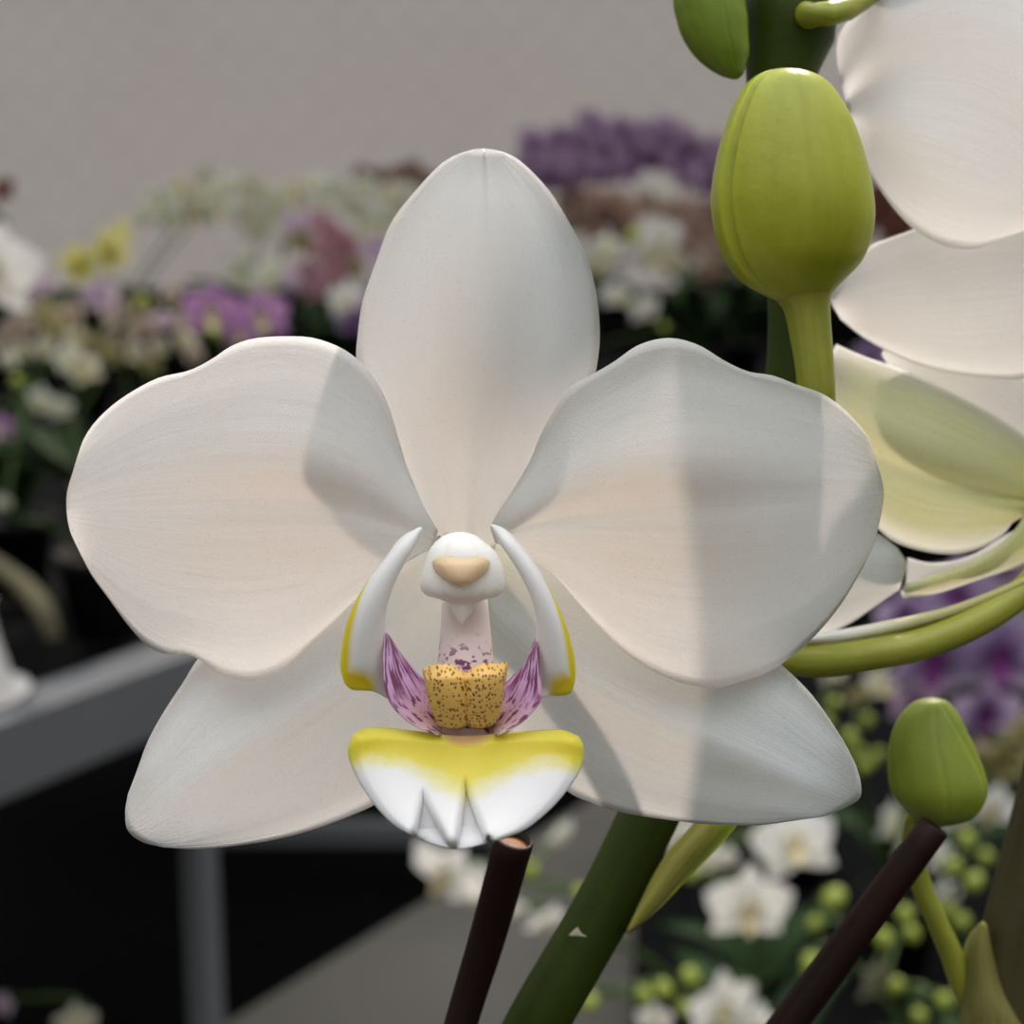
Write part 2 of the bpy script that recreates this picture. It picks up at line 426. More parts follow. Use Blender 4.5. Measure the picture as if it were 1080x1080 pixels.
# ------------------------------------------------------------------ benches
BZ = .80
rd = Vector((.517, .856, 0)); rn = Vector((-.856, .517, 0))
r0 = Vector((-.437, 1.311, 0))
def bench(name, label, origin, d, n, length, width, z, legs, brace=None, rail='rail'):
    t = empty(name, (origin.x, origin.y, 0)); tag(t, label, 'bench')
    ang = math.atan2(d.y, d.x)
    c = origin+d*(length/2)+n*(width/2)
    boxes('deck', [((c.x, c.y, z-.03), (length/2, width/2-.012, .012), ang)], M['deck'], t)
    if rail:
        c2 = origin+d*(length/2)+n*.0
        boxes('rail', [((c2.x, c2.y, z-.035), (length/2, .028, .035), ang)], M[rail], t)
        c3 = origin+d*(length/2)+n*width
        boxes('rail', [((c3.x, c3.y, z-.035), (length/2, .028, .035), ang)], M[rail], t)
    for (s, w) in legs:
        p = origin+d*s+n*w
        boxes('leg', [((p.x, p.y, (z-.045)/2), (.014, .014, (z-.045)/2), ang)], M['rail'], t)
    if brace:
        s0, s1, w, bz = brace
        p = origin+d*((s0+s1)/2)+n*w
        boxes('brace', [((p.x, p.y, bz), ((s1-s0)/2, .016, .02), ang)], M['rail'], t)
    return t
bench('greenhouse_bench', 'grey railed bench with black deck at left, one leg in the dark below', r0-rd*1.3, rd, rn, 2.2, .95, BZ,
      [(1.57, .03), (.1, .03), (.1, .92), (.9, .92)])
bench('greenhouse_bench', 'grey bench behind the white flower, its low brace just above the path', Vector((-1.25, 2.62, 0)), Vector((1, 0, 0)), Vector((0, 1, 0)), 1.25, .75, BZ,
      [(.03, .03), (.715, .03), (1.23, .03), (.03, .72), (1.23, .72)], (.715, 1.23, .03, .112), 'deck')
bench('greenhouse_bench', 'far bench by the grey wall carrying purple and tan orchids', Vector((.05, 3.25, 0)), Vector((1, 0, 0)), Vector((0, 1, 0)), 1.6, .9, BZ,
      [(.05, .05), (1.55, .05), (.05, .85), (1.55, .85)], None, 'deck')
LZ = .40
ld = Vector((.09, .996, 0)); ln = Vector((.996, -.09, 0))
bench('low_bench', 'low black bench at lower right under white orchids', Vector((.1, .95, 0)), ld, ln, 1.9, 1.15, LZ,
      [(.05, .05), (1.85, .05), (.05, 1.1), (1.85, 1.1)], None, 'deck')
bench('plant_stand', 'stand below the nearest orchids', Vector((-.2, .08, 0)), Vector((1, 0, 0)), Vector((0, 1, 0)), .6, .3, .72,
      [(.03, .03), (.57, .03), (.03, .27), (.57, .27)])
# ------------------------------------------------------------------ flower and plant templates for the benches
def tepal_geo(ang, length, width, droop, cup, wide=.55, n=7, m=5):
    """one tepal leaving the centre at angle ang in the XZ plane (front is -Y)"""
    vs, fs, uv = [], [], []
    c, s = math.cos(ang), math.sin(ang)
    for i in range(n):
        t = i/(n-1)
        w = width*(math.sin(math.pi*min(1, t**wide*.98+.02))**.7)*.5+.012
        if i == n-1: w = .01
        for j in range(m):
            q = 2*j/(m-1)-1
            x, y = t*length, q*w
            dep = droop*t*t-cup*math.sin(math.pi*t)+.05*q*q*(1-t)
            vs.append(Vector((c*x-s*y, dep, s*x+c*y))); uv.append((t, j/(m-1)))
    for i in range(n-1):
        for j in range(m-1):
            a = i*m+j; fs.append((a, a+1, a+m+1, a+m))
    return vs, fs, uv
def mesh_of(name, geo, mats):
    me = bpy.data.meshes.new(name); me.from_pydata([tuple(v) for v in geo[0]], [], geo[1])
    me.materials.append(mats); me.polygons.foreach_set('use_smooth', [True]*len(me.polygons)); me.update()
    return me
D90 = math.pi/2
SEP = [tepal_geo(D90, .5, .34, .05, .03), tepal_geo(D90+2.25, .5, .33, .06, .03), tepal_geo(D90-2.25, .5, .33, .06, .03)]
PET = [tepal_geo(D90+1.22, .52, .52, .03, .05, .7), tepal_geo(D90-1.22, .52, .52, .03, .05, .7)]
def lip_geo():
    g = [tepal_geo(-D90, .26, .2, -.16, .02), tepal_geo(D90+1.0, .13, .1, -.14, .0), tepal_geo(D90-1.0, .13, .1, -.14, .0)]
    vs, fs, uv = [], [], []
    for i in range(6):
        t = i/5*math.pi
        for k in range(8):
            a = 2*math.pi*k/8
            vs.append(Vector((.05*math.sin(t)*math.cos(a), -.05+.06*math.cos(t), .05*math.sin(t)*math.sin(a)-.01))); uv.append((0, 0))
    for i in range(5):
        for k in range(8):
            a = i*8+k; b = i*8+(k+1) % 8; fs.append((a, b, b+8, a+8))
    return merge(g+[(vs, fs, uv)])
MESHC = {}
def fmesh(kind, color):
    key = (kind, color)
    if key not in MESHC:
        if kind == 'all':
            g = merge([([v+Vector((0, .03, 0)) for v in q[0]], q[1], q[2]) for q in SEP]+PET)
        elif kind == 'lip': g = lip_geo()
        elif kind[0] == 's':
            q = SEP[int(kind[1])]; g = ([v+Vector((0, .03, 0)) for v in q[0]], q[1], q[2])
        else: g = PET[int(kind[1])]
        MESHC[key] = mesh_of(kind, g, FM[color] if color in FM else M[color])
    return MESHC[key]
def sphere_geo(rx, rz, n=8, m=12):
    vs, fs, uv = [], [], []
    for i in range(n+1):
        t = math.pi*i/n
        for k in range(m):
            a = 2*math.pi*k/m
            vs.append(Vector((rx*math.sin(t)*math.cos(a)*(1+.06*math.cos(3*a)), rx*math.sin(t)*math.sin(a)*(1+.06*math.cos(3*a)), rz*math.cos(t)))); uv.append((i/n, k/m))
    for i in range(n):
        for k in range(m):
            a = i*m+k; b = i*m+(k+1) % m; fs.append((a, a+m, b+m, b))
    return vs, fs, uv
BUD_ME = mesh_of('bud', sphere_geo(.30, .37), M['lime'])
def leaf_geo():
    vs, fs, uv = [], [], []
    n, m = 10, 5
    for i in range(n):
        t = i/(n-1)
        w = .5*(math.sin(math.pi*min(1, .12+t*.88))**.6)*.28 if i < n-1 else .01
        for j in range(m):
            q = 2*j/(m-1)-1
            vs.append(Vector((t, q*w, .42*math.sin(t*2.1)-.22*t*t+.05*abs(q)))); uv.append((t, j/(m-1)))
    for i in range(n-1):
        for j in range(m-1):
            a = i*m+j; fs.append((a, a+1, a+m+1, a+m))
    return vs, fs, uv
LEAF_ME = mesh_of('leaf', leaf_geo(), M['leaf'])
def pot_geo(r, h):
    prof = [(0, 0), (r*.72, 0), (r*.95, h*.86), (r*1.02, h*.87), (r*1.04, h), (r*.96, h), (r*.92, h*.86), (0, h*.86)]
    vs, fs, uv = [], [], []
    for (q, z) in prof:
        for k in range(24):
            a = 2*math.pi*k/24; vs.append(Vector((q*math.cos(a), q*math.sin(a), z))); uv.append((0, 0))
    for i in range(len(prof)-1):
        for k in range(24):
            a = i*24+k; b = i*24+(k+1) % 24; fs.append((a, b, b+24, a+24))
    return vs, fs, uv
POT_ME = mesh_of('pot', pot_geo(.045, .085), M['pot'])
def inst(name, me, parent, wloc, rot=(0, 0, 0), scale=1.0):
    o = bpy.data.objects.new(name, me); COL.objects.link(o)
    if parent:
        o.parent = parent; o.location = Vector(wloc)-WL[parent.name]
    else: o.location = wloc
    o.rotation_euler = rot; o.scale = (scale,)*3
    WL[o.name] = Vector(wloc)
    return o
def child(name, me, parent):
    o = bpy.data.objects.new(name, me); COL.objects.link(o); o.parent = parent
    return o
LIPM = {'white': 'lipgold', 'lavender': 'lippurple', 'purple': 'lipwhite', 'dusk': 'lippurple', 'pink': 'rose', 'cream': 'lipwhite', 'palegreen': 'lipwhite'}
def plant(label, base, zb, flowers, group=None, leaves=4, leaf=.15, detail=False, spikes=None, cat='orchid', stub=None):
    """flowers: (px, py, depth, size_m, colour or 'bud'[, yaw, pitch, roll]); pot stands at base on a bench of height zb."""
    t = empty('potted_orchid', (base[0], base[1], zb)); tag(t, label, cat, group)
    inst('pot', POT_ME, t, (base[0], base[1], zb))
    a0_ = R_.uniform(0, 6.28)
    for k in range(leaves):
        inst('leaf', LEAF_ME, t, (base[0], base[1], zb+.07+.004*k), (0, R_.uniform(-.75, -.35), a0_+k*2*math.pi/leaves+R_.uniform(-.3, .3)), leaf*R_.uniform(.62, .9))
    fl = sorted(flowers, key=lambda f: f[1])
    ns = spikes or max(1, (len(fl)+4)//5)
    fl_by_x = sorted(flowers, key=lambda f: f[0])
    chunks = [fl_by_x[i*len(fl_by_x)//ns:(i+1)*len(fl_by_x)//ns] for i in range(ns)]
    geos = []
    for ch in chunks:
        if not ch: continue
        ch = sorted(ch, key=lambda f: -f[1])
        pts = [Vector((base[0], base[1], zb+.07))]
        ws = [at(f[0], f[1], f[2]) for f in ch]
        back = [w+Vector((R_.uniform(-.006, .006), .022+.2*f[3], -.006)) for w, f in zip(ws, ch)]
        mid = pts[0].lerp(back[0], .55); mid.z = max(mid.z, pts[0].z+.62*(back[0].z-pts[0].z)); mid.x += R_.uniform(-.01, .01)
        ctrl = pts+[mid]+back
        c = catmull([tuple(p) for p in ctrl], 10+4*len(ctrl))
        nn = len(c)
        geos.append(tube_geo([(Vector(p), .0032*(1-.45*i/(nn-1))) for i, p in enumerate(c)], 8))
        for b, w, f in zip(back, ws, ch):
            e = w+Vector((0, .012*0+.03*f[3], 0))
            m_ = b.lerp(e, .5)+Vector((0, 0, .003))
            geos.append(tube_geo([(b, .0014), (m_, .0013), (e, .0013)], 6))
    V, Fc, U = merge(geos)
    link_mesh('flower_spike', V, Fc, M['stem'], t, uvs=U)
    for f in flowers:
        w = at(f[0], f[1], f[2]); size = f[3]
        yaw, pit, rol = (f[5:8] if len(f) > 5 else (R_.uniform(-.55, .55), R_.uniform(-.25, .35), R_.uniform(-.3, .3)))
        if f[4] == 'bud':
            inst('bud', BUD_ME, t, w, (pit, R_.uniform(-.8, .8), yaw), size); continue
        rot = (Matrix.Rotation(yaw, 3, 'Z') @ Matrix.Rotation(pit, 3, 'X') @ Matrix.Rotation(rol, 3, 'Y')).to_euler()
        if detail:
            e = empty('flower', w, t); e.rotation_euler = rot; e.scale = (size,)*3
            for k in range(3): child('sepal', fmesh('s%d' % k, f[4]), e)
            for k in range(2): child('petal', fmesh('p%d' % k, f[4]), e)
            child('lip', fmesh('lip', LIPM.get(f[4], f[4])), e)
        else:
            o = inst('flower', fmesh('all', f[4]), t, w, rot, size)
            child('lip', fmesh('lip', LIPM.get(f[4], f[4])), o)
    return t
def Fl(px, py, d, w, c, *rot): return (px, py, d, w*d/F, c)+tuple(rot)
G1 = 'orchids crowded on the left bench'
G2 = 'orchids on the bench behind the white flower'
G3 = 'orchids on the far bench by the wall'
G4 = 'orchids on the low bench at lower right'
plant('white orchid bloom cut by the left edge, above the mixed cream flowers', (-.56, 1.40), BZ, [Fl(-10, 285, 1.36, 110, 'white', .1, -.2, .2), Fl(-60, 240, 1.36, 80, 'white')], G1, 4, .16)
plant('maroon orchid peeking in at the left edge against the grey wall', (-.70, 1.52), BZ, [Fl(3, 200, 1.5, 34, 'maroon'), Fl(-6, 238, 1.5, 30, 'maroon'), Fl(-30, 215, 1.5, 30, 'maroon')], G1, 3, .14)
pr = plant('orchid with greenish-white flowers lowest in the left cluster, a pale root hanging below', (-.40, 1.53), BZ,
      [Fl(44, 424, 1.55, 40, 'palegreen'), Fl(64, 432, 1.56, 30, 'palegreen'), Fl(88, 390, 1.58, 42, 'cream'), Fl(72, 378, 1.6, 36, 'palegreen'), Fl(8, 380, 1.55, 26, 'palegreen'), Fl(18, 402, 1.56, 20, 'bud'), Fl(2, 530, 1.5, 22, 'palegreen')], G1, 6, .2)
V, Fc, U = tube_geo(tube_px([(-20, 585, 1.5, 18), (5, 602, 1.47, 20), (30, 622, 1.45, 22), (47, 645, 1.44, 22), (57, 672, 1.45, 16)], 20), 10)
link_mesh('aerial_root', V, Fc, M['root'], pr, uvs=U)
plant('purple orchid showing one bloom at the left edge, low beside dark leaves', (-.57, 1.54), BZ, [Fl(-2, 452, 1.5, 36, 'purple', 0, 0, 0), Fl(-30, 440, 1.5, 36, 'purple')], G1, 5, .18)
plant('olive and cream spotted orchid with many small flowers at far left', (-.54, 1.70), BZ,
      [Fl(60, 350, 1.72, 38, 'olive'), Fl(46, 368, 1.7, 34, 'cream'), Fl(20, 345, 1.7, 36, 'beige'), Fl(30, 318, 1.72, 36, 'beige'), Fl(48, 332, 1.74, 34, 'olive'), Fl(95, 366, 1.7, 36, 'olive'), Fl(74, 330, 1.75, 30, 'beige'), Fl(22, 370, 1.7, 30, 'cream'), Fl(112, 372, 1.7, 34, 'olive'), Fl(80, 358, 1.7, 30, 'cream'), Fl(5, 360, 1.7, 32, 'beige')], G1, 5, .17)
plant('pale yellow orchid with two long-petalled flowers above the left cluster', (-.72, 1.86), BZ,
      [Fl(82, 280, 1.66, 50, 'yellow', .7, .3, .9), Fl(116, 266, 1.66, 58, 'yellow', -.6, .2, -.5), Fl(128, 246, 1.68, 40, 'yellow', -.9, .1, -.4), Fl(150, 318, 1.68, 20, 'bud')], G1, 4, .15)
plant('lilac-white orchid just under the pale yellow flowers', (-.41, 1.78), BZ,
      [Fl(105, 313, 1.62, 44, 'lilac', 0, .1, 0), Fl(46, 300, 1.66, 28, 'lilac'), Fl(30, 308, 1.66, 26, 'lilac'), Fl(122, 325, 1.66, 28, 'beige')], G1, 4, .15)
plant('beige orchid with a spray of small dusty blooms left of the purple pair', (-.38, 1.88), BZ,
      [Fl(130, 348, 1.86, 38, 'beige'), Fl(152, 345, 1.86, 34, 'beige'), Fl(140, 372, 1.84, 34, 'cream'), Fl(168, 366, 1.84, 26, 'cream'), Fl(196, 360, 1.84, 30, 'cream'), Fl(120, 332, 1.88, 30, 'beige'), Fl(180, 312, 1.88, 24, 'beige'), Fl(172, 338, 1.82, 24, 'lilac'), Fl(188, 340, 1.86, 26, 'beige'), Fl(150, 322, 1.9, 26, 'olive'), Fl(158, 385, 1.84, 26, 'olive'), Fl(205, 375, 1.84, 22, 'beige')], G1, 5, .17)
plant('purple orchid with two big round blooms above the left petal', (-.21, 1.97), BZ,
      [Fl(224, 330, 1.92, 66, 'purple', .1, .1, .1), Fl(277, 334, 1.92, 62, 'purple', -.2, .1, -.1), Fl(252, 350, 1.95, 50, 'purple'), Fl(228, 352, 1.9, 20, 'bud')], G1, 5, .17)
wp = empty('white_pot', at(-42, 744, 1.40)); wp.location.z = BZ; WL[wp.name].z = BZ
tag(wp, 'flared white pot standing at the left edge of the grey bench rail', 'pot', 'pots on the left bench')
def lathe(name, prof, mat, parent, org):
    vs, fs, uv = [], [], []
    for (q, z) in prof:
        for k in range(32):
            a = 2*math.pi*k/32; vs.append(Vector(org)+Vector((q*math.cos(a), q*math.sin(a), z))); uv.append((0, 0))
    for i in range(len(prof)-1):
        for k in range(32):
            a = i*32+k; b = i*32+(k+1) % 32; fs.append((a, b, b+32, a+32))
    return link_mesh(name, vs, fs, mat, parent, uvs=uv)
lathe('body', [(.001, .004), (.046, .004), (.044, .02), (.036, .05), (.030, .085), (.034, .088), (.031, .092), (.027, .088), (.001, .07)], M['whitepot'], wp, WL[wp.name])
lathe('saucer', [(.001, 0), (.052, 0), (.060, .008), (.057, .009), (.047, .0035), (.001, .0035)], M['whitepot'], wp, WL[wp.name])
# bench behind
plant('pale green orchid farthest left of the row along the bench behind', (-.78, 2.95), BZ,
      [Fl(x, y, 2.95, w, c) for x, y, w, c in [(165, 213, 40, 'palegreen'), (190, 200, 40, 'cream'), (215, 205, 42, 'palegreen'), (238, 196, 38, 'palegreen'), (205, 226, 40, 'cream'), (232, 222, 38, 'palegreen'), (150, 228, 34, 'palegreen'), (180, 230, 34, 'palegreen'), (218, 188, 30, 'cream')]], G2, 8, .24)
plant('cream and pale green orchid row above the pink blooms on the bench behind', (-.46, 3.0), BZ,
      [Fl(x, y, 3.0, w, c) for x, y, w, c in [(262, 198, 36, 'cream'), (285, 208, 38, 'palegreen'), (308, 200, 36, 'cream'), (332, 194, 34, 'palegreen'), (358, 200, 36, 'palegreen'), (286, 228, 36, 'palegreen'), (262, 226, 36, 'cream'), (312, 222, 34, 'cream'), (340, 215, 32, 'palegreen'), (270, 244, 34, 'palegreen'), (300, 244, 30, 'palegreen')]], G2, 8, .24)
plant('greenish-white orchid touching the left side of the upright petal', (-.22, 3.02), BZ,
      [Fl(x, y, 3.0, w, c) for x, y, w, c in [(384, 198, 36, 'palegreen'), (410, 206, 36, 'cream'), (374, 222, 38, 'palegreen'), (400, 234, 36, 'palegreen'), (420, 225, 34, 'palegreen'), (385, 245, 30, 'cream'), (430, 205, 30, 'palegreen')]], G2, 5, .18)
plant('rose-pink orchid clump left of the upright petal', (-.30, 2.78), BZ,
      [Fl(x, y, 2.75, w, c) for x, y, w, c in [(312, 238, 36, 'lilac'), (336, 236, 40, 'pink'), (352, 250, 40, 'rose'), (368, 262, 42, 'pink'), (342, 262, 34, 'rose'), (326, 290, 42, 'pink'), (350, 292, 40, 'rose'), (304, 296, 34, 'lilac'), (372, 284, 30, 'olive'), (330, 306, 34, 'pink'), (352, 274, 36, 'pink'), (318, 256, 32, 'olive')]], G2, 8, .22)
plant('small greenish-white orchid between the purple pair and the pink clump', (-.50, 2.74), BZ,
      [Fl(x, y, 2.68, w, c) for x, y, w, c in [(252, 288, 38, 'palegreen'), (268, 300, 34, 'palegreen'), (286, 286, 34, 'palegreen'), (258, 272, 26, 'palegreen'), (280, 304, 28, 'cream')]], G2, 7, .24)
plant('white and lavender orchid half hidden behind the upright petal at its left', (-.14, 2.74), BZ,
      [Fl(x, y, 2.62, w, c) for x, y, w, c in [(364, 318, 46, 'white'), (374, 340, 42, 'lavender'), (396, 262, 38, 'lilac'), (404, 282, 34, 'lilac'), (384, 322, 36, 'lilac')]], G2, 8, .24)
plant('russet orchid sprig at the back against the grey wall', (-.16, 3.25), BZ,
      [Fl(x, y, 3.25, w, 'brown') for x, y, w in [(382, 184, 26), (402, 188, 28), (424, 184, 28), (446, 190, 30), (436, 176, 20), (460, 196, 30)]], G2, 4, .16)
# far bench
pts = [(562, 150), (575, 168), (590, 148), (598, 172), (612, 152), (618, 180), (630, 138), (640, 160), (572, 190), (600, 192), (638, 182), (560, 175), (622, 132), (585, 182)]
plant('dusky purple orchid mass at the back, just right of the upright petal', (.16, 3.85), BZ, [Fl(x, y, 3.8, 42, 'dusk') for x, y in pts], G3, 8, .25)
pts = [(655, 140), (668, 158), (680, 145), (690, 168), (702, 152), (716, 170), (728, 158), (742, 172), (752, 160), (660, 178), (730, 186), (746, 192), (768, 172), (700, 138), (716, 148), (760, 196)]
plant('dusky purple orchid mass at the back, next to the lime bud', (.50, 4.0), BZ, [Fl(x, y, 3.95, 43, 'dusk') for x, y in pts], G3, 8, .25)
plant('tan spotted orchid beneath the purple mass, beside the upright petal', (.12, 3.5), BZ,
      [Fl(x, y, 3.5, w, c) for x, y, w, c in [(602, 214, 38, 'brown'), (624, 212, 38, 'tan'), (648, 212, 36, 'tan'), (612, 234, 38, 'brown'), (600, 232, 36, 'tan'), (640, 230, 36, 'brown'), (662, 224, 36, 'tan'), (684, 216, 34, 'tan'), (628, 248, 30, 'brown'), (656, 244, 30, 'brown')]], G3, 8, .22)
plant('tan spotted orchid drooping left of the lime bud', (.50, 3.5), BZ,
      [Fl(x, y, 3.45, w, c) for x, y, w, c in [(722, 222, 40, 'tan'), (744, 224, 40, 'brown'), (736, 246, 40, 'tan'), (756, 262, 40, 'tan'), (722, 268, 38, 'tan'), (748, 290, 38, 'tan'), (706, 222, 34, 'tan'), (762, 238, 38, 'brown'), (740, 306, 26, 'beige'), (700, 208, 26, 'palegreen')]], G3, 8, .22)
plant('white orchid with a bright bloom amid the tan flowers', (.38, 3.33), BZ,
      [Fl(x, y, 3.25, w, c) for x, y, w, c in [(698, 252, 48, 'white'), (690, 272, 40, 'cream'), (640, 262, 36, 'palegreen'), (632, 280, 32, 'cream'), (710, 276, 32, 'cream'), (668, 250, 26, 'bud')]], G3, 8, .22)
plant('orchid with two small white blooms low in the dark right of the upright petal', (.10, 3.33), BZ,
      [Fl(x, y, 3.2, w, 'white') for x, y, w in [(648, 312, 34), (680, 326, 38)]]+[Fl(662, 318, 3.2, 14, 'bud'), Fl(700, 345, 3.2, 14, 'bud')], G3, 8, .22)
plant('russet orchid showing between the lime bud and the sunlit petal', (.80, 3.4), BZ,
      [Fl(x, y, 3.4, w, 'rust') for x, y, w in [(928, 226, 48), (945, 245, 44), (908, 240, 40), (930, 205, 40), (965, 230, 40)]], G3, 8, .25)
plant('lavender orchid glimpsed under the sunlit petals at right', (.62, 3.34), BZ,
      [Fl(920, 374, 3.1, 40, 'lavender'), Fl(935, 382, 3.1, 36, 'lilac'), Fl(905, 385, 3.1, 30, 'lavender')], G3, 6, .22)
# low bench
plant('white orchid facing us, second row at lower right, the clearest of the small white blooms', (.20, 1.16), LZ,
      [Fl(790, 958, 1.13, 96, 'white', .05, .0, .03), Fl(838, 890, 1.2, 92, 'white', -.2, -.5, -.3), Fl(742, 906, 1.2, 58, 'white', .8, 0, 0), Fl(728, 922, 1.18, 22, 'bud')], G4, 6, .19, True)
plant('white orchid with blooms cut by the bottom edge, lime buds to their left', (.17, 1.0), LZ,
      [Fl(762, 1064, 1.06, 88, 'white', .5, .1, 0), Fl(800, 1088, 1.06, 66, 'white', -.3, 0, 0), Fl(700, 1044, 1.08, 30, 'bud'), Fl(680, 1050, 1.08, 28, 'bud'), Fl(622, 1058, 1.08, 30, 'bud'), Fl(728, 1030, 1.1, 30, 'bud'), Fl(722, 1064, 1.08, 26, 'bud'), Fl(690, 1076, 1.08, 40, 'white')], G4, 5, .17, True)
plant('white orchid arching over the grey path behind the amber-ended stalk', (.22, 1.34), LZ,
      [Fl(470, 922, 1.22, 92, 'white', -.5, .35, .6), Fl(500, 936, 1.24, 60, 'white', .4, .2, .2), Fl(592, 880, 1.3, 44, 'white', .9, .4, .6), Fl(576, 972, 1.2, 50, 'white', .6, .5, .3), Fl(560, 918, 1.22, 26, 'bud'), Fl(612, 942, 1.22, 26, 'bud'), Fl(545, 960, 1.22, 26, 'white')], G4, 5, .17, True, spikes=1)
plant('white orchid behind the olive-green bud, blooms on both sides of it', (.46, 1.28), LZ,
      [Fl(940, 868, 1.32, 54, 'palegreen', .9, 0, .4), Fl(1046, 852, 1.3, 70, 'white', -.3, .5, .2), Fl(1012, 862, 1.3, 50, 'white', .4, .4, 0), Fl(992, 905, 1.28, 44, 'white', .7, 0, .5), Fl(1000, 942, 1.26, 34, 'white'), Fl(955, 892, 1.3, 40, 'palegreen', .9, .2, .2)], G4, 6, .19, True)
budpts = [(880, 948, 38, 1.1), (856, 1018, 36, 1.08), (1028, 930, 30, 1.15), (1020, 886, 28, 1.18), (1006, 915, 28, 1.18), (955, 965, 30, 1.15), (932, 990, 30, 1.12), (1015, 972, 28, 1.16), (996, 1056, 30, 1.08), (970, 1072, 26, 1.08), (1040, 905, 26, 1.2), (962, 985, 26, 1.14), (860, 975, 26, 1.12), (945, 1040, 26, 1.1), (1000, 960, 24, 1.18)]
plant('orchid full of lime-green buds behind the slanting brown stalk', (.38, 1.09), LZ, [Fl(x, y, d, w, 'bud') for x, y, w, d in budpts]+[Fl(925, 1035, 1.1, 60, 'dusty', .8, 0, .3)], G4, 6, .19, spikes=3)
plant('orchid with small lime buds and pale blooms between the lower right petal and olive bud', (.42, 1.62), LZ,
      [Fl(x, y, 1.55, w, 'bud') for x, y, w in [(896, 778, 26), (912, 808, 28), (904, 792, 24), (926, 796, 22), (872, 762, 22), (886, 830, 22), (880, 742, 22), (915, 760, 22), (890, 805, 22)]]+[Fl(880, 706, 1.6, 40, 'cream'), Fl(930, 722, 1.6, 42, 'cream'), Fl(905, 735, 1.6, 30, 'olive')], G4, 6, .19, spikes=2)
plant('lavender orchid with large blooms behind the green curved stalk', (.62, 1.36), LZ,
      [Fl(985, 694, 1.4, 112, 'lavender', .3, .1, .2), Fl(1056, 690, 1.4, 116, 'lavender', -.2, .0, 0), Fl(1040, 752, 1.42, 80, 'lavender', 0, .3, 0), Fl(955, 650, 1.45, 70, 'lavender'), Fl(1010, 626, 1.45, 84, 'lavender'), Fl(1060, 596, 1.45, 70, 'lavender'), Fl(965, 742, 1.45, 60, 'dusk')], G4, 5, .17)
plant('olive-yellow orchid bloom at right edge above the white blooms', (.58, 1.62), LZ,
      [Fl(1056, 805, 1.5, 66, 'olive', 0, .2, 0), Fl(1030, 800, 1.5, 50, 'beige', .4, .2, 0), Fl(1080, 770, 1.5, 44, 'olive')], G4, 5, .17)
plant('white orchid glimpsed behind the thick green spike, above its yellow-olive bract', (.36, 1.86), LZ,
      [Fl(718, 878, 1.5, 46, 'white', .3, .3, 0), Fl(765, 905, 1.5, 30, 'white'), Fl(700, 886, 1.5, 40, 'white')], G4, 4, .17)
plant('faint pale orchid in the dark under the left bench', (-.55, 1.36), 0,
      [Fl(80, 1080, 1.5, 46, 'cream', .3, 0, 0), Fl(2, 1060, 1.5, 28, 'lilac')], None, 4, .16)
# ------------------------------------------------------------------ nearest orchid
D0 = .148
root = empty('orchid_plant', (.02, .21, .72))
tag(root, 'nearest orchid, one large white flower in focus with a lime bud above its right petal', 'orchid')
flw = empty('flower', at(490, 600, D0), root); tag(flw, 'large open white flower with yellow-edged lip')
# dorsal sepal
def dep_dorsal(u, v):
    return .1555+.0042*u*u-.0022*math.sin(math.pi*u)+.0024*v*v*math.sin(math.pi*min(1, u*.9+.1))-.0007*math.exp(-(v/.16)**2)*(1-u)+.0003*math.exp(-((v-.08)/.09)**2)*max(0, u-.45)*2
sheet('sepal', [(468, 615), (440, 520), (408, 455), (384, 410), (375.5, 378), (376.5, 361), (382, 320), (397, 275), (413, 234), (441, 198), (465, 173), (482, 163), (500, 157.5)],
      [(508, 615), (545, 520), (590, 455), (622, 410), (631.5, 372), (632, 336), (627, 300), (617, 267), (600, 234), (580, 202), (556, 176), (538, 163), (521, 158)],
      dep_dorsal, M['white'], flw, tip=[(510.5, 157)])
# left petal
def dep_petal(s):
    def f(u, v):
        v = v*s                                   # v>0 is the upper side
        ru = math.sin(math.pi*min(1, u))
        d = .1518-.0055*ru+.0040*u*u
        d += .0016*v*v*ru*(1.2 if v > 0 else .4)
        d += .0009*math.exp(-((v-.06)/.12)**2)*(1-u)*min(1, 5*u)      # groove along the midrib
        d -= .0012*math.exp(-((v-.34)/.26)**2)*math.exp(-((u-.45)/.3)**2)
        d += .0011*math.sin(5.5*u+1.0)*abs(v)**3*ru
        d += .0016*max(0, -v)*u
        return d
    return f
sheet('petal', [(462, 560), (447, 535), (431, 499), (419, 458), (407, 421), (390, 393), (366, 370.5), (333, 357), (301, 354.7), (268, 357), (244, 365), (223, 379), (199, 391), (166, 399), (130, 419), (105, 440), (89, 462), (79, 491)],
      [(456, 578), (430, 592), (400, 612), (374, 634), (350, 658), (325, 681), (301, 703), (280, 714), (260, 718), (244, 715), (229, 709), (214, 698), (197, 690), (180.5, 691), (166, 687), (152, 678), (134, 658), (113, 629), (97, 607), (85, 584)],
      dep_petal(-1), M['white'], flw, nu=60, nv=48, tip=[(70.5, 523), (73, 556)])
sheet('petal', [(517, 556), (525.6, 540), (542.6, 514.6), (559.6, 485), (570, 459), (585, 431.6), (602, 408), (628, 393), (649, 380.5), (670, 365.6), (691.7, 358), (713, 357), (738.5, 364.7), (764, 380.5), (789.6, 392), (815, 396), (841, 406), (866, 414.5), (887.6, 429.4), (904.6, 446.5), (917.4, 463.5)],
      [(522, 572), (550, 583), (581, 601), (598, 621), (615, 642), (636, 666), (657.6, 687), (679, 702), (704, 715), (730, 723), (755.5, 725.4), (781, 719), (806.6, 710.5), (828, 697.8), (853.5, 676.5), (875, 653), (892, 629.6), (909, 600), (921.6, 574)],
      dep_petal(-1), M['white'], flw, nu=60, nv=48, tip=[(923.8, 485), (930, 506), (932, 523), (928, 548.7)])
